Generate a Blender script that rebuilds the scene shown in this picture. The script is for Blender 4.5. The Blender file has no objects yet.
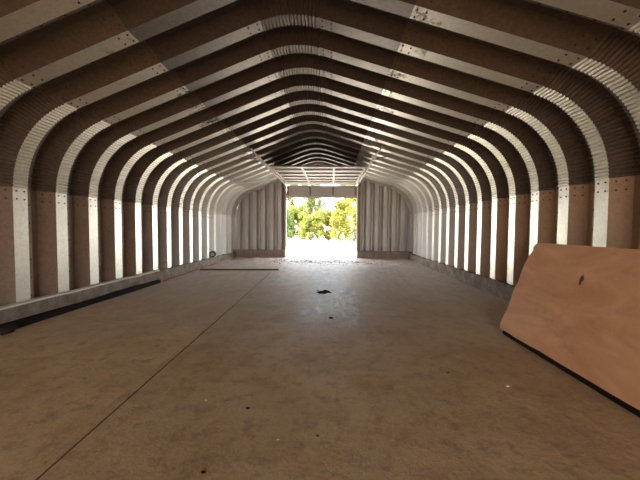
import bpy, bmesh, math, random
import numpy as np
from mathutils import Vector, Matrix

random.seed(7)
rng = np.random.default_rng(7)
S = bpy.context.scene
C = S.collection

# ------------------------------------------------------------------ helpers
def link(o):
    C.objects.link(o)
    return o

def tag(o, label=None, cat=None, group=None, kind=None):
    if label: o['label'] = label
    if cat: o['category'] = cat
    if group: o['group'] = group
    if kind: o['kind'] = kind
    return o

def mesh_obj(name, verts, faces, mats, parent=None, mat_idx=None, smooth=False):
    me = bpy.data.meshes.new(name)
    me.from_pydata([tuple(map(float, v)) for v in verts], [], [tuple(f) for f in faces])
    if not isinstance(mats, (list, tuple)): mats = [mats]
    for m in mats: me.materials.append(m)
    if mat_idx is not None: me.polygons.foreach_set('material_index', mat_idx)
    if smooth: me.polygons.foreach_set('use_smooth', [True] * len(me.polygons))
    me.update()
    o = link(bpy.data.objects.new(name, me))
    if parent is not None: o.parent = parent
    return o

def empty(name, loc):
    o = bpy.data.objects.new(name, None)
    o.location = loc
    o.empty_display_size = .2
    return link(o)

class MB:
    """collects geometry for one mesh"""
    def __init__(s): s.v = []; s.f = []; s.m = []
    def add(s, v, f, m=0):
        b = len(s.v); s.v += [tuple(p) for p in v]
        s.f += [tuple(i + b for i in q) for q in f]; s.m += [m] * len(f)
        return s
    def box(s, x0, x1, y0, y1, z0, z1, m=0):
        v = [(x, y, z) for z in (z0, z1) for y in (y0, y1) for x in (x0, x1)]
        return s.add(v, [(0, 2, 3, 1), (4, 5, 7, 6), (0, 1, 5, 4), (2, 6, 7, 3), (0, 4, 6, 2), (1, 3, 7, 5)], m)
    def bar(s, a, b, w, h, m=0, up=(0, 0, 1)):
        a, b = Vector(a), Vector(b); d = (b - a).normalized()
        r = d.cross(Vector(up)).normalized() * w / 2; u = r.cross(d).normalized() * h / 2
        v = [p + i * r + j * u for p in (a, b) for i, j in ((-1, -1), (1, -1), (1, 1), (-1, 1))]
        return s.add(v, [(3, 2, 1, 0), (4, 5, 6, 7), (0, 1, 5, 4), (1, 2, 6, 5), (2, 3, 7, 6), (3, 0, 4, 7)], m)
    def tube(s, pts, rad, n=8, m=0):
        pts = [Vector(p) for p in pts]; rings = []
        for i, p in enumerate(pts):
            d = (pts[min(i + 1, len(pts) - 1)] - pts[max(i - 1, 0)]).normalized()
            a = d.cross(Vector((0, 0, 1)))
            if a.length < .05: a = d.cross(Vector((1, 0, 0)))
            a.normalize(); b = d.cross(a)
            r = rad[i] if isinstance(rad, (list, tuple)) else rad
            rings.append([p + (a * math.cos(2 * math.pi * k / n) + b * math.sin(2 * math.pi * k / n)) * r for k in range(n)])
        v = [q for rg in rings for q in rg]; f = []
        for i in range(len(pts) - 1):
            for k in range(n):
                f.append((i * n + k, i * n + (k + 1) % n, (i + 1) * n + (k + 1) % n, (i + 1) * n + k))
        f.append(tuple(range(n))[::-1]); f.append(tuple((len(pts) - 1) * n + k for k in range(n)))
        return s.add(v, f, m)
    def build(s, name, mats, parent=None, smooth=False, bevel=0):
        o = mesh_obj(name, s.v, s.f, mats, parent, s.m, smooth)
        if bevel:
            md = o.modifiers.new('bevel', 'BEVEL'); md.width = bevel; md.segments = 2; md.limit_method = 'ANGLE'
        return o

# ------------------------------------------------------------------ materials
class NT:
    def __init__(s, name):
        s.mat = bpy.data.materials.new(name); s.mat.use_nodes = True
        s.n = s.mat.node_tree.nodes; s.l = s.mat.node_tree.links
        s.p = s.n['Principled BSDF']; s.out = s.n['Material Output']
        s.co = s.n.new('ShaderNodeTexCoord').outputs['Object']
    def map(s, scale, loc=(0, 0, 0)):
        m = s.n.new('ShaderNodeMapping'); s.l.new(s.co, m.inputs['Vector'])
        m.inputs['Scale'].default_value = scale; m.inputs['Location'].default_value = loc
        return m.outputs[0]
    def noise(s, scale, detail=5, rough=.6, vec=None, dist=0):
        t = s.n.new('ShaderNodeTexNoise'); s.l.new(vec or s.co, t.inputs['Vector'])
        t.inputs['Scale'].default_value = scale; t.inputs['Detail'].default_value = detail
        t.inputs['Roughness'].default_value = rough; t.inputs['Distortion'].default_value = dist
        return t.outputs['Fac']
    def ramp(s, fac, stops, interp='LINEAR'):
        r = s.n.new('ShaderNodeValToRGB'); s.l.new(fac, r.inputs[0]); e = r.color_ramp.elements
        r.color_ramp.interpolation = interp
        while len(e) < len(stops): e.new(.5)
        for k, (p, c) in enumerate(stops):
            e[k].position = p
            e[k].color = (c, c, c, 1) if isinstance(c, (int, float)) else (*c, 1)
        return r.outputs[0]
    def mix(s, fac, a, b, mode='MIX'):
        m = s.n.new('ShaderNodeMix'); m.data_type = 'RGBA'; m.blend_type = mode
        for sock, val in ((m.inputs[0], fac), (m.inputs[6], a), (m.inputs[7], b)):
            if isinstance(val, (int, float)): sock.default_value = val if sock == m.inputs[0] else (val, val, val, 1)
            elif isinstance(val, tuple): sock.default_value = (*val, 1)
            else: s.l.new(val, sock)
        return m.outputs[2]
    def math(s, op, a, b=0.0, clamp=False):
        m = s.n.new('ShaderNodeMath'); m.operation = op; m.use_clamp = clamp
        for k, v in enumerate((a, b)):
            if isinstance(v, (int, float)): m.inputs[k].default_value = v
            else: s.l.new(v, m.inputs[k])
        return m.outputs[0]
    def sep(s):
        x = s.n.new('ShaderNodeSeparateXYZ'); s.l.new(s.co, x.inputs[0]); return x.outputs
    def bump(s, h, strength=.3, dist=.01):
        b = s.n.new('ShaderNodeBump'); s.l.new(h, b.inputs['Height'])
        b.inputs['Strength'].default_value = strength; b.inputs['Distance'].default_value = dist
        s.l.new(b.outputs[0], s.p.inputs['Normal'])
    def set(s, color=None, rough=None, metal=None, spec=None):
        for k, v in (('Base Color', color), ('Roughness', rough), ('Metallic', metal), ('Specular IOR Level', spec)):
            if v is None: continue
            if isinstance(v, (int, float)): s.p.inputs[k].default_value = v
            elif isinstance(v, tuple): s.p.inputs[k].default_value = (*v, 1)
            else: s.l.new(v, s.p.inputs[k])
        return s.mat

def galv(name, light, dark, rust, rust_amt, metal=.85, r0=.34, r1=.55, door_lit=None):
    t = NT(name)
    sp = t.noise(26, 4, .7); big = t.noise(1.1, 4, .6); fine = t.noise(9, 6, .75)
    base = t.mix(t.ramp(sp, [(.3, 0), (.7, 1)]), dark, light)
    base = t.mix(t.ramp(big, [(.42, 0), (.75, .55)]), base, dark)
    if door_lit:   # far door's light put into the colour: brown pales to grey
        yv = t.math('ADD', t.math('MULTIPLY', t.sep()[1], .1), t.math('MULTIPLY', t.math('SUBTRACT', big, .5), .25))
        base = t.mix(t.ramp(yv, [(.62, 0), (1.12, .95)]), base, door_lit)
    rm = t.ramp(t.math('MULTIPLY', big, fine), [(rust_amt, 0), (rust_amt + .10, 1)])
    base = t.mix(rm, base, rust)
    rough = t.math('ADD', t.ramp(fine, [(.3, r0), (.7, r1)]), t.math('MULTIPLY', rm, .25))
    met = t.math('MULTIPLY', t.math('SUBTRACT', 1.0, t.math('MULTIPLY', rm, .8)), metal)
    t.bump(t.noise(3.5, 3, .5), .12, .02)
    return t.set(base, rough, met)

M = {}
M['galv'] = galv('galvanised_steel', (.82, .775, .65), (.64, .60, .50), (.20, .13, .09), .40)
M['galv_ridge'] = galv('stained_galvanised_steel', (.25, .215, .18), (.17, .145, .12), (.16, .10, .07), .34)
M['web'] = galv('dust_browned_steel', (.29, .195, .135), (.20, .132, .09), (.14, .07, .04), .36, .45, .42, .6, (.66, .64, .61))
M['web_right'] = galv('bounce_warmed_dusty_steel', (.50, .31, .18), (.37, .225, .125), (.20, .10, .05), .36, .35, .45, .65, (.66, .64, .61))  # dust brown with orange light bounced off the sheet put into the colour
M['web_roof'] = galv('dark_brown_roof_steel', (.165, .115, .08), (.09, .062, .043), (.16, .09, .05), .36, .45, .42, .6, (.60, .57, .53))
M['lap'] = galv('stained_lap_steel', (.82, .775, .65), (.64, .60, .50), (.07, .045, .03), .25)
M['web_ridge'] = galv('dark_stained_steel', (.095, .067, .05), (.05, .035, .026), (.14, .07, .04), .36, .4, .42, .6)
t = NT('bolt_steel'); M['bolt'] = t.set((.06, .05, .045), .55, .6)

def floor_mat(name):
    t = NT(name)
    big = t.noise(.55, 5, .62, dist=.4); mid = t.noise(2.3, 6, .68); fine = t.noise(40, 5, .7); m2 = t.noise(7, 7, .78)
    x = t.sep()
    base = t.mix(t.ramp(big, [(.34, 0), (.66, 1)]), (.51, .325, .16), (.67, .45, .24))
    base = t.mix(t.ramp(mid, [(.48, 0), (.68, .75)]), base, (.43, .26, .125))
    # the slab left of the saw cut carries more of the tan dirt
    base = t.mix(t.ramp(t.math('ADD', x[0], 2.6), [(.98, 1), (1.06, 0)]), base, t.mix(t.ramp(mid, [(.35, 0), (.65, 1)]), (.55, .345, .165), (.72, .485, .26)))
    base = t.mix(t.ramp(m2, [(.50, 0), (.64, .6)]), base, (.26, .165, .095))
    # the strip driven on, worn through the dirt to bare concrete, and a paler tone towards the door
    wob = t.math('ADD', t.math('MULTIPLY', t.math('SUBTRACT', mid, .5), .9), t.math('MULTIPLY', t.math('SUBTRACT', m2, .5), .9))
    dx = t.math('ABSOLUTE', t.math('ADD', t.math('ADD', x[0], .02), wob))
    strip = t.ramp(dx, [(.38, 1), (.62, 0)])
    along = t.ramp(t.math('ADD', t.math('MULTIPLY', x[1], .1), t.math('MULTIPLY', wob, .12)), [(.33, 0), (.46, 1)])
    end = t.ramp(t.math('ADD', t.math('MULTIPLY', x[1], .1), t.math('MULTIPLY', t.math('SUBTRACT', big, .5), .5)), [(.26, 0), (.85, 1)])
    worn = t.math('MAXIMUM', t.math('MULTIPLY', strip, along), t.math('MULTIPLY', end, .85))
    conc = t.mix(t.ramp(t.math('ADD', t.math('MULTIPLY', m2, .6), t.math('MULTIPLY', t.noise(3, 6, .7, t.map((2.2, .7, 1))), .4)), [(.38, 0), (.60, 1)]), (.31, .265, .235), (.62, .555, .515))
    base = t.mix(worn, base, conc)
    base = t.mix(t.ramp(fine, [(.35, .18), (.6, 0)]), base, (.12, .08, .05))
    rr = t.mix(worn, t.ramp(mid, [(.35, .58), (.65, .74)]), t.ramp(m2, [(.36, .36), (.62, .72)]))
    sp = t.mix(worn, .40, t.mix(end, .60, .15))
    t.bump(t.math('ADD', t.noise(16, 8, .75), t.math('MULTIPLY', m2, 2.0)), .6, .01)
    return t.set(base, rr, 0, sp)
M['floor'] = floor_mat('dirty_concrete')
t = NT('cut_dirt'); M['cut'] = t.set((.27, .165, .095), .95, 0, .05)

t = NT('curb_concrete')
b = t.mix(t.ramp(t.noise(5, 7, .75), [(.35, 0), (.65, 1)]), (.15, .105, .07), (.32, .25, .18))
t.bump(t.noise(18, 8, .8), .8, .03); M['curb'] = t.set(b, .85)
t = NT('end_curb_concrete')
b = t.mix(t.ramp(t.noise(4, 6, .7), [(.35, 0), (.65, 1)]), (.20, .135, .10), (.30, .22, .17))
t.bump(t.noise(18, 6, .7), .5, .02); M['endcurb'] = t.set(b, .85)

t = NT('end_wall_sheet')
st = t.noise(3, 5, .7, t.map((3, 1, .25)))
b = t.mix(t.ramp(st, [(.35, 0), (.65, 1)]), (.38, .34, .295), (.53, .485, .43))
M['endwall'] = t.set(b, .5, .35)
t = NT('jamb_steel'); M['jamb'] = t.set(t.mix(t.noise(6, 5, .7), (.16, .09, .065), (.25, .17, .13)), .6, .2)
t = NT('door_skin'); M['skin'] = t.set(t.mix(t.noise(3, 5, .7), (.10, .075, .06), (.15, .115, .09)), .6, .1)
t = NT('door_face'); M['face'] = t.set(t.mix(t.noise(4, 5, .7), (.42, .37, .32), (.55, .50, .45)), .55, .1)
t = NT('door_rail'); M['rail'] = t.set(t.mix(t.noise(5, 4, .7), (.42, .36, .31), (.52, .46, .40)), .55, .1)
t = NT('door_stile'); M['stile'] = t.set((.24, .19, .155), .6, .2)
t = NT('track_steel'); M['track'] = t.set(t.mix(t.noise(9, 4, .7), (.50, .43, .37), (.68, .62, .55)), .45, .5)
t = NT('dark_timber')
b = t.mix(t.noise(4, 6, .7, t.map((6, .6, 6))), (.010, .006, .005), (.028, .018, .013)); t.bump(t.noise(10, 6, .7, t.map((8, .8, 8))), .5, .01)
M['darkwood'] = t.set(b, .9, 0, .1)
t = NT('grey_timber')
b = t.mix(t.noise(4, 6, .7, t.map((8, .5, 8))), (.62, .55, .46), (.82, .75, .65)); t.bump(t.noise(10, 6, .7, t.map((8, .8, 8))), .4, .008)
M['greywood'] = t.set(b, .75)
t = NT('red_brown_timber'); M['redwood'] = t.set(t.mix(t.noise(4, 5, .7, t.map((.6, 6, 6))), (.09, .035, .025), (.17, .075, .055)), .7)
t = NT('red_cord'); M['red'] = t.set((.33, .055, .035), .7)
t = NT('sheet_face')
wave = t.noise(2.2, 6, .65, t.map((1, .55, 1.6)), dist=.8); sp = t.noise(1.5, 5, .6)
b = t.mix(t.ramp(wave, [(.35, 0), (.68, 1)]), (.63, .275, .115), (.80, .405, .195))
b = t.mix(t.ramp(t.math('MULTIPLY', sp, t.noise(7, 6, .8)), [(.30, 0), (.44, .35)]), b, (.30, .13, .065))
b = t.mix(t.ramp(t.noise(60, 4, .7), [(.55, 0), (.75, .35)]), b, (.62, .40, .27))
t.bump(t.noise(30, 6, .75), .25, .004); M['sheet'] = t.set(b, .72)
t = NT('sheet_edge'); M['sheetedge'] = t.set(t.mix(t.noise(20, 5, .7), (.30, .15, .08), (.46, .25, .15)), .85)
t = NT('sheet_stain'); M['sheetstain'] = t.set((.10, .045, .03), .8)
t = NT('drum_steel'); M['drum'] = t.set(t.mix(t.noise(12, 5, .7), (.035, .025, .02), (.08, .055, .045)), .6, .3)
t = NT('drum_lid'); M['lid'] = t.set((.42, .34, .31), .6)
t = NT('pale_chip'); M['pale'] = t.set((.80, .72, .60), .7)
t = NT('dark_chip'); M['dark'] = t.set((.03, .017, .012), .9, 0, .08)
t = NT('litter'); M['litter'] = t.set((.085, .06, .055), .85)
t = NT('gravel')
M['gravel'] = t.set(t.mix(t.noise(3, 6, .7), (.36, .34, .30), (.44, .42, .38)), .95)
t = NT('red_clay'); M['clay'] = t.set(t.mix(t.noise(2, 6, .7), (.16, .10, .06), (.22, .14, .085)), .95)
t = NT('bark'); M['bark'] = t.set(t.mix(t.noise(12, 4, .7), (.10, .085, .08), (.17, .15, .14)), .9)

def leaf_mat(name, a, b):
    t = NT(name)
    col = t.mix(t.ramp(t.noise(2.2, 3, .6), [(.35, 0), (.65, 1)]), a, b)
    t.set(col, .7, 0, .2)
    tr = t.n.new('ShaderNodeBsdfTranslucent'); t.l.new(col, tr.inputs[0])
    mx = t.n.new('ShaderNodeMixShader'); mx.inputs[0].default_value = .35
    t.l.new(t.p.outputs[0], mx.inputs[1]); t.l.new(tr.outputs[0], mx.inputs[2]); t.l.new(mx.outputs[0], t.out.inputs[0])
    return t.mat
M['leaf_yellow'] = leaf_mat('yellow_green_leaf', (.12, .12, .018), (.20, .185, .034))
M['leaf_mid'] = leaf_mat('mid_green_leaf', (.09, .115, .02), (.165, .17, .03))
M['leaf_dark'] = leaf_mat('green_leaf', (.05, .085, .022), (.11, .14, .034))
M['leaf_tree'] = leaf_mat('tree_leaf', (.075, .095, .026), (.15, .155, .045))

# ------------------------------------------------------------------ arch shell
H = 1.30
def fillet(p, a, b, R):
    """corner p between directions to a and b -> (tangent start, centre, tangent end)"""
    u = (a - p).normalized(); w = (b - p).normalized()
    half = math.acos(max(-1, min(1, u.dot(w)))) / 2
    tl = R / math.tan(half)
    c = p + (u + w).normalized() * (R / math.sin(half))
    return p + u * tl, c, p + w * tl
V2 = lambda x, z: Vector((x, z))
BASE_L, BASE_R = V2(-4.13, .22), V2(3.35, .27)
eaveL, eaveR, ridge = V2(-4.135, 2.586), V2(3.35, 2.784), V2(-.544, 3.997)
fL = fillet(eaveL, BASE_L, ridge, 1.14); fR = fillet(eaveR, ridge, BASE_R, 1.15); fT = fillet(ridge, eaveL, eaveR, 1.08)
prof = []   # (x, z, nx, nz outward, crimp displacement, zone)
def straight(a, b, zone, step=.35):
    d = (b - a); n = max(1, int(d.length / step)); nn = V2(-d.y, d.x).normalized()
    for i in range(n + 1):
        p = a + d * i / n
        prof.append((p.x, p.y, nn.x, nn.y, 0.0, zone))
def arc(f, R, zone, pitch=.046, amp=.0135):
    a, c, b = f; a0 = math.atan2(a.y - c.y, a.x - c.x); a1 = math.atan2(b.y - c.y, b.x - c.x)
    while a1 > a0: a1 -= 2 * math.pi
    L = abs(a1 - a0) * R; nr = max(1, round(L / pitch)); per = 6
    for i in range(nr * per + 1):
        an = a0 + (a1 - a0) * i / (nr * per)
        k = abs(math.sin(math.pi * i / per))
        prof.append((c.x + R * math.cos(an), c.y + R * math.sin(an), math.cos(an), math.sin(an), -amp * k, zone))
straight(BASE_L, fL[0], 'left'); arc(fL, 1.14, 'roof')
lapL = fL[2] + (fT[0] - fL[2]) * .50; lapR = fT[2] + (fR[0] - fT[2]) * .37
dL = (lapL - fL[2]).normalized(); straight(fL[2], lapL - dL * .38, 'roof'); straight(lapL - dL * .38, lapL, 'lap'); straight(lapL, fT[0], 'ridge'); arc(fT, 1.08, 'ridge')
straight(fT[2], lapR, 'ridge'); dR = (fR[0] - lapR).normalized(); straight(lapR, lapR + dR * .34, 'lap'); straight(lapR + dR * .34, fR[0], 'roof'); arc(fR, 1.15, 'roof'); straight(fR[2], BASE_R, 'right')

PER, YA, NEAR, FAR = .61, 3.768, -18, 15
FL, WEB, OUT, DEP = .19, .17, .08, .13
sect = [(0, 0), (FL, 0), (FL + .012, .006), (FL + WEB, DEP), (FL + WEB + OUT, DEP)]   # then up to the next flange
ys = []
for n in range(NEAR, FAR):
    for dy, dn in sect: ys.append((YA + PER * n + dy, dn))
ys.append((YA + PER * FAR, 0)); ys.append((YA + PER * FAR + .20, 0))
YEND = YA + PER * FAR      # 14.138
YFRONT = YA + PER * NEAR   # -4.16
def P3(p, y, dn):
    k = dn + p[4]
    return (p[0] + p[2] * k, y, p[1] + p[3] * k)
def shell(name, zones, label, cat):
    v, f, mi = [], [], []
    idx = [i for i in range(len(prof)) if prof[i][5] in zones]
    ny = len(ys)
    for i in idx:
        for y, dn in ys: v.append(P3(prof[i], y, dn))
    for a in range(len(idx) - 1):
        for j in range(ny - 1):
            f.append((a * ny + j, a * ny + j + 1, (a + 1) * ny + j + 1, (a + 1) * ny + j))
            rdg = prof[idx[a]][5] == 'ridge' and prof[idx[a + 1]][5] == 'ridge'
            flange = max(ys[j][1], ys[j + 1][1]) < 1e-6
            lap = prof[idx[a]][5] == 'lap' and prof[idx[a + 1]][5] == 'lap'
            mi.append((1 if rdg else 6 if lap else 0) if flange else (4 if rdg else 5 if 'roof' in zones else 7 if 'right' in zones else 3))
    # bolts: pairs across every sheet lap, one row along every seam
    mb = MB(); mb.v, mb.f, mb.m = v, f, mi
    def bolt(p, tang, nrm, r=.011, h=.008):
        p, tang, nrm = Vector(p), Vector(tang).normalized(), Vector(nrm).normalized()
        b = tang.cross(nrm)
        ring = [p + (tang * math.cos(k * math.pi / 3) + b * math.sin(k * math.pi / 3)) * r for k in range(6)]
        vv = [q + nrm * .0005 for q in ring] + [q + nrm * h for q in ring]
        mb.add(vv, [(k, (k + 1) % 6, 6 + (k + 1) % 6, 6 + k) for k in range(6)] + [tuple(range(6, 12))], 2)
    # arc length along idx
    pts = [Vector((prof[i][0], prof[i][1])) for i in idx]
    s = [0]
    for a in range(1, len(pts)): s.append(s[-1] + (pts[a] - pts[a - 1]).length)
    def at(q):
        for a in range(1, len(s)):
            if s[a] >= q - 1e-6 and s[a] > s[a - 1]:
                k = (q - s[a - 1]) / (s[a] - s[a - 1]); p = pts[a - 1].lerp(pts[a], k)
                A, B = prof[idx[a - 1]], prof[idx[a]]
                return p, (pts[a] - pts[a - 1]).normalized(), V2(A[2], A[3]).lerp(V2(B[2], B[3]), k).normalized()
        return pts[-1], (pts[-1] - pts[-2]).normalized(), V2(prof[idx[-1]][2], prof[idx[-1]][3])
    laps = []
    L = s[-1]
    if 'left' in zones: laps = [L - .045, L - .15]
    elif 'right' in zones: laps = [.045, .15]
    else:
        for pt in (fL[2], lapL, fT[0], fT[2], lapR, fR[0]):
            a = min(range(len(pts)), key=lambda q: (pts[q] - pt).length)
            sg = {0: (.05, .18), 1: (-.04, -.14), 2: (-.05, -.17), 3: (.05, .17), 4: (.04, .14), 5: (-.05, -.18)}[[fL[2], lapL, fT[0], fT[2], lapR, fR[0]].index(pt)]
            laps += [s[a] + k for k in sg]
    for n in range(-3, 11):
        y0 = YA + PER * n
        for q in laps:
            p, tg, nn = at(q); t3 = (tg.x, 0, tg.y); n3 = (-nn.x, 0, -nn.y)
            for dy in (.045, .145): bolt((p.x, y0 + dy, p.y), t3, n3)
            for u in (.3, .7):     # on the slope that faces the near end
                dy = FL + WEB + OUT + WEB * u; dn = DEP * (1 - u)
                nw = Vector((-nn.x * WEB, -DEP, -nn.y * WEB))
                bolt((p.x + nn.x * dn, y0 + dy, p.y + nn.y * dn), t3, nw)
        q = .12
        while q < L:
            p, tg, nn = at(q); u = .17
            nw = Vector((-nn.x * WEB, DEP, -nn.y * WEB))
            bolt((p.x + nn.x * DEP * u, y0 + FL + WEB * u, p.y + nn.y * DEP * u), (tg.x, 0, tg.y), nw, .012, .012)
            q += .25
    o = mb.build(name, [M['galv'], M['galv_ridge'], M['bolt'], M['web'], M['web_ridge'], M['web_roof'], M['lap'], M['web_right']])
    return tag(o, label, cat, kind='structure')
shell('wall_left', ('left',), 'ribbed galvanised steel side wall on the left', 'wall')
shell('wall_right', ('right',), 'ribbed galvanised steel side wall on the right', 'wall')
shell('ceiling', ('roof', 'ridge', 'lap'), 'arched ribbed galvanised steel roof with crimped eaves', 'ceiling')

def fz(y): return .065 * min(1, max(0, (y - 7) / 5.9))
# ------------------------------------------------------------------ floor, ground
DX0, DX1, DTOP = -1.94, 1.12, 3.24      # door opening in the far end wall
mb = MB()
j0, j1 = (-1.50, 1.5), (-1.745, 8.62)   # saw cut
jx = lambda y: j0[0] + (j1[0] - j0[0]) * (y - j0[1]) / (j1[1] - j0[1])
yb = YEND + .12
def quad(a, b, c, d, m=0): mb.add([a, b, c, d], [(0, 1, 2, 3)], m)
g = .007
cuts = [YFRONT] + [YFRONT + k for k in np.arange(.3, j1[1] - YFRONT, .3)] + [j1[1]]
for y0, y1 in zip(cuts, cuts[1:]):
    w0, w1 = g * random.uniform(.5, 1.5), g
    quad((-4.5, y0, 0), (jx(y0) - g, y0, 0), (jx(y1) - g, y1, 0), (-4.5, y1, 0))
    quad((jx(y0) + g, y0, 0), (3.7, y0, 0), (3.7, y1, 0), (jx(y1) + g, y1, 0))
    quad((jx(y0) - g, y0, 0), (jx(y0), y0, -.02), (jx(y1), y1, -.02), (jx(y1) - g, y1, 0), 1)
    quad((jx(y0), y0, -.02), (jx(y0) + g, y0, 0), (jx(y1) + g, y1, 0), (jx(y1), y1, -.02), 1)
mb.add([(jx(j1[1]) - g, j1[1], 0), (jx(j1[1]), j1[1], -.02), (jx(j1[1]) + g, j1[1], 0)], [(0, 1, 2)], 1)
cuts = list(np.linspace(j1[1], yb, 14))
for y0, y1 in zip(cuts, cuts[1:]): quad((-4.5, y0, 0), (3.7, y0, 0), (3.7, y1, 0), (-4.5, y1, 0))
mb.v = [(x, y, z + fz(y)) for x, y, z in mb.v]
tag(mb.build('floor', [M['floor'], M['cut']]), 'dirty brown concrete slab floor', 'floor', kind='structure')

mb = MB()
nx, nyy = 30, 34
xs = np.linspace(-45, 45, nx); yy = yb + (np.linspace(0, 1, nyy) ** 1.4) * 60
def gz(x, y):
    d = y - yb
    return .03 + (.02 - .55 * math.tanh((x + 1.2) * .13)) * min(1, max(0, d / 18))
v = [(x, y, gz(x, y)) for y in yy for x in xs]
f = [(j * nx + i, j * nx + i + 1, (j + 1) * nx + i + 1, (j + 1) * nx + i) for j in range(nyy - 1) for i in range(nx - 1)]
o = mb.add(v, f).build('ground', M['gravel'], smooth=True)
tag(o, 'pale sunlit gravel yard outside the doorway', 'ground', kind='structure')

mb = MB()
yn = YFRONT - np.linspace(.02, 1, 12) ** 1.4 * 40
v = [(x, y, -.03) for y in yn for x in xs]
f = [(j * nx + i + 1, j * nx + i, (j + 1) * nx + i, (j + 1) * nx + i + 1) for j in range(11) for i in range(nx - 1)]
tag(mb.add(v, f).build('ground_front', M['clay']), 'red clay yard outside the near opening', 'ground', kind='structure')
# ------------------------------------------------------------------ curbs
def rough_curb(name, x0, x1, y0, y1, h, mat, axis, label, seed, rough=.012):
    r = random.Random(seed); mb = MB()
    n = int(max(abs(y1 - y0), abs(x1 - x0)) / .09)
    ringn = 8; v, f = [], []
    for i in range(n + 1):
        k = i / n
        sec = [(0, 0), (.0, h * .35), (.01, h * .7), (.03, h), (.4, h), (.7, h), (1, h), (1, 0)]
        for a, (u, z) in enumerate(sec):
            j = r.uniform(-rough, rough) if 0 < a < 6 else 0
            jz = r.uniform(-rough, rough) * .6 if 2 < a < 7 else 0
            if axis == 'y': v.append((x0 + (x1 - x0) * u + j, y0 + (y1 - y0) * k, z + jz))
            else: v.append((x0 + (x1 - x0) * k, y0 + (y1 - y0) * u + j, z + jz))
    for i in range(n):
        for a in range(ringn - 1):
            f.append((i * ringn + a, i * ringn + a + 1, (i + 1) * ringn + a + 1, (i + 1) * ringn + a))
    f.append(tuple(range(ringn))); f.append(tuple(n * ringn + a for a in range(ringn))[::-1])
    return tag(mb.add(v, f).build(name, mat), label, 'curb', kind='structure')
rough_curb('trim_1', -4.045, -4.42, YFRONT, YEND - .22, .265, M['curb'], 'y', 'grey concrete curb under the left side wall', 3, .006)
rough_curb('trim_2', 3.255, 3.64, YFRONT, YEND - .22, .29, M['curb'], 'y', 'rough crumbling concrete curb under the right side wall', 4, .024)
rough_curb('trim_3', -4.42, DX0 - .02, YEND - .22, YEND + .12, .36, M['endcurb'], 'x', 'brown concrete curb under the end wall left of the doorway', 5, .006)
rough_curb('trim_4', DX1 + .02, 3.64, YEND - .22, YEND + .12, .36, M['endcurb'], 'x', 'brown concrete curb under the end wall right of the doorway', 6, .006)

# ------------------------------------------------------------------ end walls (corrugated sheet, cut to the arch)
def arch_z(x):
    """height of the arch a little outside the flanges"""
    best = None
    for a, b in zip(prof, prof[1:]):
        xa, za = a[0] + a[2] * .01, a[1] + a[3] * .01; xb, zb = b[0] + b[2] * .01, b[1] + b[3] * .01
        if (xa - x) * (xb - x) <= 0 and abs(xb - xa) > 1e-9:
            z = za + (zb - za) * (x - xa) / (xb - xa)
            if best is None or z > best: best = z
    return best or .3
def corrugated(name, x0, x1, zlo, yc, label, sgn=1, kind='structure', pitch=.365, dep=.15):
    cols = []; x = x0; k = 0
    pat = [(0, 0), (.46, 0), (.60, .85), (.66, 1), (.80, 1), (.86, .85)]
    while x < x1 + pitch:
        for u, d in pat: cols.append((x + u * pitch, d * dep))
        x += pitch
    def dd(xq):
        for a, b in zip(cols, cols[1:]):
            if a[0] <= xq <= b[0]: return a[1] + (b[1] - a[1]) * (xq - a[0]) / (b[0] - a[0] + 1e-9)
        return 0
    xs = sorted({round(c[0], 4) for c in cols if x0 < c[0] < x1} | {x0, x1} )
    mb = MB(); v, f = [], []
    for xq in xs:
        zt = arch_z(float(xq)); y = yc + sgn * dd(xq)
        zl = zlo(xq) if callable(zlo) else zlo
        for q in range(5): v.append((xq, y, zl + (zt - zl) * q / 4))
    for i in range(len(xs) - 1):
        for q in range(4): f.append((i * 5 + q, (i + 1) * 5 + q, (i + 1) * 5 + q + 1, i * 5 + q + 1))
    o = mb.add(v, f).build(name, M['endwall'])
    md = o.modifiers.new('thick', 'SOLIDIFY'); md.thickness = .006; md.offset = 0
    return tag(o, label, 'wall', kind=kind)
corrugated('wall_back', -4.13, DX0 - .02, .27, YEND + .03, 'grey corrugated metal end wall left of the doorway')
corrugated('wall_end', DX1 + .02, 3.35, .27, YEND + .03, 'grey corrugated metal end wall right of the doorway')
corrugated('wall_header', DX0 - .02, DX1 + .02, DTOP, YEND + .03, 'corrugated metal end wall above the open door')

# near end wall, behind the viewer
FDX0, FDX1, FDZ = -3.7, 2.9, 3.35
corrugated('wall_front', -4.13, FDX0, .0, YFRONT + .16, 'corrugated metal end wall at the near end, left half', -1)
corrugated('wall_near', FDX1, 3.35, .0, YFRONT + .16, 'corrugated metal end wall at the near end, right half', -1)
corrugated('wall_lintel', FDX0, FDX1, FDZ, YFRONT + .16, 'corrugated metal end wall above the near opening', -1)
# ------------------------------------------------------------------ doorway frame
mb = MB().box(DX0 - .13, DX0, YEND - .10, YEND + .12, 0, DTOP + .02)
tag(mb.build('trim_5', M['jamb'], bevel=.006), 'rusty brown door post left of the doorway', 'door post', kind='structure')
mb = MB().box(DX1, DX1 + .13, YEND - .10, YEND + .12, 0, DTOP + .02)
tag(mb.build('trim_6', M['jamb'], bevel=.006), 'rusty brown door post right of the doorway', 'door post', kind='structure')

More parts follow.
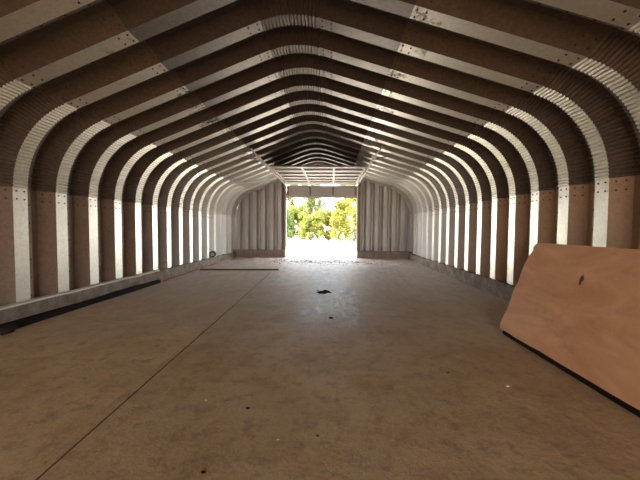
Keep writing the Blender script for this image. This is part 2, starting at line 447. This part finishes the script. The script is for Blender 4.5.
# ------------------------------------------------------------------ sectional overhead door, run back under the roof
door = empty('door_1', ((DX0 + DX1) / 2, YEND, 0))
tag(door, 'sectional overhead door rolled back under the roof', 'door', kind='structure')
cx = -.41; W = 1.46; ZT = 3.15
door.location = (0, 0, 0)
def section_flat(y0, y1, z):
    sec = MB().box(cx - W, cx + W, y0 + .008, y1 - .008, z + .035, z + .05)
    s = sec.build('door_panel', M['skin'], door)
    for yy0, yy1 in ((y0 + .01, y0 + .10), (y1 - .10, y1 - .01)):
        MB().box(cx - W, cx + W, yy0, yy1, z - .005, z + .035).build('rail', M['rail'], s, bevel=.004)
    for k, xx in enumerate((cx - W + .05, cx - W / 3, cx + W / 3, cx + W - .05)):
        MB().box(xx - .035, xx + .035, y0 + .10, y1 - .10, z + .0, z + .035).build('stile', M['rail'], s)
ydr = np.linspace(9.1, 12.2, 6)
for a, b in zip(ydr, ydr[1:]): section_flat(a, b, ZT)
# the section turning down in the bend
mb = MB(); v = []; f = []
for i in range(6):
    an = .55 * i / 5; yy_ = 12.22 + .40 * math.sin(an); zz = ZT + .03 - .40 * (1 - math.cos(an))
    for dx in (-W, W): v.append((cx + dx, yy_, zz))
for i in range(5): f.append((2 * i, 2 * i + 1, 2 * i + 3, 2 * i + 2))
o = mb.add(v, f).build('door_panel', M['face'], door)
md = o.modifiers.new('thick', 'SOLIDIFY'); md.thickness = .03
# bottom section hanging in the opening
zb, zt = 2.64, 3.12; yv = YEND - .10
s = MB().box(cx - W - .03, cx + W + .03, yv, yv + .03, zb, zt).build('door_panel', M['face'], door)
MB().box(cx - W - .03, cx + W + .03, yv - .035, yv, zt - .07, zt).build('rail', M['face'], s, bevel=.004)
MB().box(cx - W - .03, cx + W + .03, yv - .035, yv, zb, zb + .07).build('rail', M['face'], s, bevel=.004)
MB().box(cx - W - .03, cx + W + .03, yv - .012, yv, zb + .22, zb + .24).build('rail', M['face'], s)
for xx in (cx - W + .02, cx - W / 3, cx + W / 3, cx + W - .02):
    MB().box(xx - .04, xx + .04, yv - .04, yv, zb + .07, zt - .07).build('stile', M['stile'], s)
MB().box(cx - W - .03, cx + W + .03, yv, yv + .03, zb - .03, zb).build('bottom_seal', M['stile'], s)

YT = YEND - .16
for sx, side in ((-1, 'left'), (1, 'right')):
    X = cx + sx * (W + .05)
    tr = empty('door_track', (X, YT, 0))
    tag(tr, f'pale steel overhead door track on the {side}, hung from the roof', 'door track')
    def L(p): return (p[0] - X, p[1] - YT, p[2])
    pts = [(X, 7.9, ZT), (X, YT - .45, ZT)] + [(X, YT - .45 + .45 * math.sin(a), ZT - .45 * (1 - math.cos(a))) for a in (.4, .8, 1.2, math.pi / 2)] + [(X, YT, .42)]
    mb = MB()
    for a, b in zip(pts, pts[1:]): mb.bar(L(a), L(b), .06, .05, 0, (1, 0, 0))
    mb.build('rail', M['track'], tr)
    for k, yh in enumerate((7.95, 9.9)):
        xr = X + sx * (.22 if k == 0 else .0)
        zr = (3.76 + .395 * (xr + 1.145) if sx < 0 else 3.801 - .3115 * (xr - .086)) + .04
        MB().bar(L((X, yh, ZT)), L((xr, yh, zr)), .04, .012, 0, (0, 1, 0)).build('hanger', M['track'], tr)
    # diagonal stay and end plate
    xr = X + sx * .62; zr = (3.76 + .395 * (xr + 1.145) if sx < 0 else 3.801 - .3115 * (xr - .086)) + .02
    MB().bar(L((X, 8.1, ZT + .02)), L((xr, 8.35, zr)), .03, .012, 0, (0, 1, 0)).build('brace', M['stile'], tr)
    MB().box(-.06, .06, 7.88 - YT, 7.90 - YT, ZT - .07, ZT + .07).build('end_plate', M['track'], tr)

# ------------------------------------------------------------------ loose things on the floor
# big sheet leaning by the right wall
bd = empty('plywood_sheet', (2.18, 2.3, 0))
tag(bd, 'large reddish brown plywood sheet leaning beside the right wall', 'plywood sheet')
o0 = Vector((2.17, 0, .052)); top = Vector((2.565, 0, 1.145)); upv = (top - o0).normalized(); hgt = (top - o0).length
nrm = Vector((-upv.z, 0, upv.x)); th = .035
yF, yN = 3.86, .55
r = random.Random(5)
outl = [(yN, 0), (yN, hgt)]
far = [(yF - .10, hgt), (yF - .055, hgt - .015), (yF - .03, hgt - .07), (yF - .045, hgt - .10), (yF - .01, hgt - .20)]
zz = hgt - .26
while zz > .08:
    far.append((yF + r.uniform(-.012, .012), zz)); zz -= r.uniform(.04, .10)
far += [(yF + .01, .04), (yF - .03, 0)]
outl += far
zz = yF - .2
while zz > yN + .1:
    outl.append((zz, r.uniform(-.004, .004))); zz -= r.uniform(.1, .3)
loc = bd.location
F = [o0 + upv * h + Vector((0, y, 0)) + nrm * th / 2 - loc for y, h in outl]
B = [p - nrm * th for p in F]
n = len(outl)
me = MB().add(F + B, [tuple(range(n))[::-1], tuple(range(n, 2 * n))], 0)
me.add(F + B, [(k, (k + 1) % n, n + (k + 1) % n, n + k) for k in range(n)], 1)
me.build('sheet', [M['sheet'], M['sheetedge']], bd, bevel=.003)
# a dark knock on its face
ring = []
for k in range(14):
    a = 2 * math.pi * k / 14; q = 1 + r.uniform(-.25, .25)
    ring.append(o0 + upv * (hgt * .70 + math.sin(a) * .055 * q) + Vector((0, 2.98 + math.cos(a) * .022 * q, 0)) + nrm * (th / 2 + .0015) - loc)
MB().add(ring, [tuple(range(14))]).build('dent', M['sheetstain'], bd)
# dark strip added for the shadow under it, and the props behind it
MB().box(2.165 - loc.x, 2.245 - loc.x, yN + .05 - loc.y, yF - .06 - loc.y, 0, .050).build('shade_runner', M['darkwood'], bd)
for yk in (2.6, 1.2):
    MB().bar(Vector((2.47, yk, .80)) - loc, Vector((3.10, yk, .02)) - loc, .09, .04, 0, (0, 1, 0)).build('prop', M['greywood'], bd)

# dark timber along the left curb
r = random.Random(9)
mb = MB(); v = []; f = []
n = 40
for i in range(n + 1):
    y = -1.0 + 7.84 * i / n
    wob = .008 * math.sin(i * .6) + r.uniform(-.004, .004)
    for x, z in ((-4.03, 0), (-3.965, 0), (-3.965, .082), (-4.03, .090)): v.append((x + wob * .5, y, z + (wob if z else 0)))
for i in range(n):
    for a in range(4): f.append((i * 4 + a, i * 4 + (a + 1) % 4, (i + 1) * 4 + (a + 1) % 4, (i + 1) * 4 + a))
f += [(3, 2, 1, 0), tuple(n * 4 + a for a in range(4))]
tag(mb.add(v, f).build('timber', M['darkwood']), 'long blackened timber lying on the floor along the left curb', 'timber')
# dark lump where it begins
def lump(name, x, y, z, sx, sy, sz, mat, label, cat, seed, group=None, sub=2):
    bm = bmesh.new(); bmesh.ops.create_icosphere(bm, subdivisions=sub, radius=1)
    rr = random.Random(seed)
    for q in bm.verts:
        k = 1 + rr.uniform(-.22, .22); q.co = Vector((q.co.x * sx * k, q.co.y * sy * k, max(q.co.z, -.55) * sz * k))
    mz = min(q.co.z for q in bm.verts)
    me = bpy.data.meshes.new(name); bm.to_mesh(me); bm.free(); me.materials.append(mat)
    o = link(bpy.data.objects.new(name, me)); o.location = (x, y, z - mz)
    return tag(o, label, cat, group)
lump('dirt_clod', -3.895, 3.45, 0, .05, .10, .07, M['dark'], 'dark dirt clod against the near end of the blackened timber', 'dirt clod', 3)
# grey plank on top of left curb
mb = MB(); v, f = [], []
n = 30
for i in range(n + 1):
    y = -1.0 + 7.9 * i / n
    w = .004 * math.sin(i * 1.1) + .003 * math.sin(i * 2.3)
    for x, z in ((-4.128, .268), (-4.022, .268), (-4.022, .294), (-4.128, .294)): v.append((x, y, z + w))
for i in range(n):
    for a in range(4): f.append((i * 4 + a, i * 4 + (a + 1) % 4, (i + 1) * 4 + (a + 1) % 4, (i + 1) * 4 + a))
f += [(3, 2, 1, 0), tuple(n * 4 + a for a in range(4))]
tag(mb.add(v, f).build('plank', M['greywood']), 'long pale weathered plank lying on the left concrete curb', 'plank')
# strip across the floor
mb = MB().bar((-3.92, 8.85, .042), (-1.58, 9.05, .044), .06, .044)
tag(mb.build('batten', M['redwood'], bevel=.004), 'dark red-brown batten lying across the floor from the left curb', 'batten')
# red cord
pts = [(-4.0 + .012 * math.sin(i * 1.7) + (.0 if i > 3 else (3 - i) * .01), 6.95 + i * .13, .014 + fz(6.95 + i * .13)) for i in range(28)]
tag(MB().tube(pts, .013, 6).build('red_cord', M['red'], smooth=True), 'thin red cord lying along the foot of the left curb', 'cord')
# little drum lying on the left curb
dr = empty('metal_drum', (-4.10, 10.27, .275))
tag(dr, 'small dark round drum lying on its side on the left curb', 'drum')
R_ = .11; mb = MB()
axis = Vector((.25, -.97, 0)).normalized()
tp = lambda d: Vector((0, 0, R_)) + axis * d
mb.tube([tp(-.10), tp(-.095), tp(-.09), tp(.10), tp(.105), tp(.115), tp(.12)], [R_ * .9, R_, R_ * .97, R_ * .97, R_, R_, R_ * .95], 24)
mb.build('body', M['drum'], dr, smooth=False)
MB().tube([tp(.118), tp(.126)], [R_ * .62, R_ * .60], 20).build('lid', M['lid'], dr)

# chips and stones
def chip(name, x, y, s, mat, label, cat, seed):
    return lump(name, x, y, .001, s, s * .6, s * .35, mat, label, cat, seed, sub=1)
chip('paint_chip', 1.481, 2.504, .017, M['pale'], 'white paint chip on the floor left of the leaning plywood sheet', 'paint chip', 1)
chip('paint_chip', -.928, 2.177, .010, M['pale'], 'white paint chip on the floor just right of the saw cut', 'paint chip', 2)
chip('paint_chip', -.313, 1.787, .009, M['pale'], 'white paint chip on the floor nearest the viewer', 'paint chip', 3)
chip('stone', -.662, 1.52, .017, M['dark'], 'dark flat stone on the floor, nearest the viewer', 'stone', 4)
chip('stone', -.585, 2.093, .016, M['dark'], 'dark flat stone on the floor between two white chips', 'stone', 5)
chip('stone', 1.076, 2.72, .014, M['dark'], 'dark flat stone on the floor behind the largest white chip', 'stone', 6)
chip('stone', .015, 4.312, .045, M['dark'], 'dark stone on the grey worn strip of floor', 'stone', 7)
chip('stone', -.07, 1.83, .011, M['dark'], 'tiny dark stone on the floor right of the nearest white chip', 'stone', 8)
# broken dark patch
rr = random.Random(21); mb = MB()
for k in range(34):
    a = rr.uniform(0, 6.28); q = rr.random() ** .7
    x, y = -.148 + math.cos(a) * q * .15, 6.1 + math.sin(a) * q * .17; s = rr.uniform(.02, .05)
    mb.add([(x - s, y - s * .7, .001), (x + s, y - s * .6, .001), (x + s * .8, y + s * .7, .001), (x - s * .7, y + s, .001), (x, y, s * .5)],
           [(0, 1, 4), (1, 2, 4), (2, 3, 4), (3, 0, 4)])
tag(mb.build('rubble', M['dark']), 'dark crumbled patch of dirt in the middle of the floor', 'dirt', kind='stuff')
mb = MB()
for k in range(700):
    x = rr.gauss(-.4, 1.25); y = 11.3 + rr.gauss(0, .42) + .10 * math.sin(x * 3)
    if not -3.9 < x < 3.1 or not 10 < y < 12.6: continue
    s = rr.uniform(.015, .04); a = rr.uniform(0, 6.28); c, d = math.cos(a) * s, math.sin(a) * s
    mb.add([(x - c, y - d, fz(y) + .002), (x + d * .6, y - c * .6, fz(y) + .006), (x + c, y + d, fz(y) + .004), (x - d * .6, y + c * .6, fz(y) + .018)], [(0, 1, 2, 3)])
for k in range(200):
    x = rr.uniform(-3.8, 3.1); y = rr.uniform(9.4, 12.6); s = rr.uniform(.008, .022); a = rr.uniform(0, 6.28); c, d = math.cos(a) * s, math.sin(a) * s
    mb.add([(x - c, y - d, fz(y) + .002), (x + d * .6, y - c * .6, fz(y) + .005), (x + c, y + d, fz(y) + .004), (x - d * .6, y + c * .6, fz(y) + .012)], [(0, 1, 2, 3)])
tag(mb.build('leaf_litter', M['litter']), 'dry leaf litter scattered over the floor inside the doorway', 'leaf litter', kind='stuff')

# ------------------------------------------------------------------ outside: shrubs, trees, grass
def leaves(blobs, count, size, rg):
    cs = np.array([b[:3] for b in blobs]); rs = np.array([b[3:6] for b in blobs])
    w = np.prod(rs, 1) ** .7; idx = rg.choice(len(blobs), count, p=w / w.sum())
    d = rg.normal(size=(count, 3)); d /= np.linalg.norm(d, axis=1)[:, None]
    rad = rg.random(count) ** .45
    c = cs[idx] + d * rs[idx] * rad[:, None]
    u = rg.normal(size=(count, 3)); u /= np.linalg.norm(u, axis=1)[:, None]
    w_ = np.cross(u, rg.normal(size=(count, 3))); w_ /= np.linalg.norm(w_, axis=1)[:, None]
    s = size * rg.uniform(.6, 1.4, count)[:, None]
    v = np.stack([c - u * s, c - w_ * s * .5, c + u * s, c + w_ * s * .5], 1).reshape(-1, 3)
    f = np.arange(count * 4).reshape(-1, 4)
    return v, f
def plant(name, x, y, blobs, count, size, leafm, label, cat, trunk_r, seed, height, group=None):
    z0 = gz(x, y)
    root = empty(name, (x, y, z0)); tag(root, label, cat, group)
    rg = np.random.default_rng(seed); rr = random.Random(seed)
    v, f = leaves(blobs, count, size, rg)
    v[:, 2] = np.maximum(v[:, 2], .02)
    me = bpy.data.meshes.new('foliage'); me.from_pydata(v.tolist(), [], f.tolist()); me.materials.append(leafm)
    o = link(bpy.data.objects.new('foliage', me)); o.parent = root
    mb = MB(); pts = [(0, 0, -.05)]; rad = [trunk_r]
    for k in range(1, 7): pts.append((rr.uniform(-.12, .12) * k * .3, rr.uniform(-.1, .1), height * k / 6)); rad.append(trunk_r * (1 - .8 * k / 6))
    mb.tube(pts, rad, 7)
    for b in blobs[:6]:
        k = rr.randint(2, 4); mb.tube([pts[k], (b[0], b[1], max(b[2], .2))], [rad[k] * .6, rad[k] * .15], 5)
    mb.build('trunk', M['bark'], root)
    return root
def bush_blobs(w, h, seed):
    rr = random.Random(seed)
    return [(rr.uniform(-w, w) * .78, rr.uniform(-.35, .35), h * (.10 + .80 * k / 29), w * rr.uniform(.28, .45), .5, h * rr.uniform(.09, .17)) for k in range(30)]
Yb = 30.5
bush = [(-5.0, 'leaf_dark', 3.2, 'dark green shrub at the left edge of the doorway view'),
        (-3.6, 'leaf_mid', 3.7, 'mid green shrub seen left of centre through the doorway'),
        (-2.0, 'leaf_mid', 3.0, 'mid green shrub below the gap in the trees'),
        (-.5, 'leaf_yellow', 3.5, 'yellow green shrub right of the gap in the trees'),
        (1.0, 'leaf_yellow', 4.6, 'tallest yellow green shrub toward the right of the doorway view'),
        (2.6, 'leaf_yellow', 4.3, 'yellow green shrub at the right edge of the doorway view')]
for k, (x, lm, h, lab) in enumerate(bush):
    plant('shrub', x, Yb + (k % 2) * 1.9, bush_blobs(1.22, h, 30 + k), 11000, .07, M[lm], lab, 'shrub', .05, 40 + k, h * .7, 'shrubs across the yard')
trees = [(-3.0, 48.6, 9.5, 'leaf_tree', 'tall pale tree farthest back, behind the gap in the tree line'), (-6.6, 36.5, 7.5, 'leaf_tree', 'slim tree behind the dark green shrub at far left'),
         (-4.0, 40.6, 8.2, 'leaf_tree', 'tall leafy tree behind the mid green shrub'),
         (-2.0, 44.5, 8.0, 'leaf_tree', 'thin bare-trunked tree in the pale gap of the tree line'),
         (1.1, 37.5, 7.2, 'leaf_yellow', 'yellow green tree behind the tallest shrub'),
         (3.6, 40.5, 8.0, 'leaf_yellow', 'yellow green tree behind the shrub at right edge')]
for k, (x, y, h, lm, lab) in enumerate(trees):
    rr = random.Random(70 + k)
    bl = [(rr.uniform(-1.5, 1.5), rr.uniform(-1, 1), h * (.2 + .75 * q / 27), rr.uniform(.35, .8), .8, rr.uniform(.3, .6)) for q in range(28)]
    plant('tree', x, y, bl, 4500 if k == 3 else 12000, .10, M[lm], lab, 'tree', .11, 90 + k, h * .85, 'trees behind the shrubs')
for k, (x, y, lab) in enumerate([(-1.8, 13.3, 'small grass tuft at the left foot of the doorway'), (-.15, 14.2, 'small grass tuft just outside the middle of the doorway'), (.95, 13.35, 'small grass tuft at the right foot of the doorway')]):
    rr = random.Random(k); mb = MB()
    for _ in range(60):
        a = rr.uniform(0, 6.28); q = rr.uniform(0, .12); bx, by = math.cos(a) * q, math.sin(a) * q; l = rr.uniform(.05, .13); e = rr.uniform(0, 6.28)
        tx, ty = bx + math.cos(e) * l * .5, by + math.sin(e) * l * .5
        mb.add([(bx - .005, by, -.02), (bx + .005, by, -.02), (tx, ty, l)], [(0, 1, 2)])
    o = mb.build('grass_tuft', M['leaf_mid']); o.location = (x, y, gz(x, y)); tag(o, lab, 'grass', 'grass tufts at the door sill')

# ------------------------------------------------------------------ light
SUN, SKY, EXPO = 30.0, 6.5, 1.4
FRONT_OPEN = True
w = bpy.data.worlds.new('sky'); S.world = w; w.use_nodes = True
nt = w.node_tree; bg = nt.nodes['Background']
sky = nt.nodes.new('ShaderNodeTexSky'); sky.sky_type = 'HOSEK_WILKIE'; sky.turbidity = 4; sky.ground_albedo = .4
sd = Vector((-.55, -.25, .80)).normalized(); sky.sun_direction = sd
mxn = nt.nodes.new('ShaderNodeMix'); mxn.data_type = 'RGBA'; mxn.inputs[0].default_value = .6
nt.links.new(sky.outputs[0], mxn.inputs[6]); mxn.inputs[7].default_value = (.9, .95, 1, 1)
nt.links.new(mxn.outputs[2], bg.inputs[0]); bg.inputs[1].default_value = SKY
ld = bpy.data.lights.new('sun', 'SUN'); ld.energy = SUN; ld.angle = .01; ld.color = (1, .93, .82)
lo = link(bpy.data.objects.new('sun', ld)); lo.rotation_euler = sd.to_track_quat('Z', 'Y').to_euler(); lo.location = (-20, -10, 30)

# ------------------------------------------------------------------ camera
f_, fwd, Rr, Uu = 300.0, Vector((-.035846, .998471, -.042089)), Vector((.999307, .036234, .008492)), Vector((-.010004, .041756, .999078))
cd = bpy.data.cameras.new('camera'); cd.sensor_width = 36; cd.lens = f_ * 36 / 640; cd.clip_end = 300; cd.clip_start = .05
co = link(bpy.data.objects.new('camera', cd))
pr = Matrix.Rotation(.0042, 3, Rr); fwd = pr @ fwd; Uu = pr @ Uu
m = Matrix((Rr, Uu, -fwd)).transposed().to_4x4(); m.translation = (0, 0, H); co.matrix_world = m
S.camera = co

S.view_settings.view_transform = 'Standard'; S.view_settings.look = 'None'; S.view_settings.gamma = 1
S.view_settings.use_curve_mapping = False; S.view_settings.exposure = EXPO
cy = S.cycles
cy.max_bounces = 14; cy.diffuse_bounces = 8; cy.glossy_bounces = 10; cy.caustics_reflective = True
cy.use_denoising = True; cy.sample_clamp_indirect = 12
try:
    cy.use_guiding = True; cy.guiding_training_samples = 32
except Exception: pass
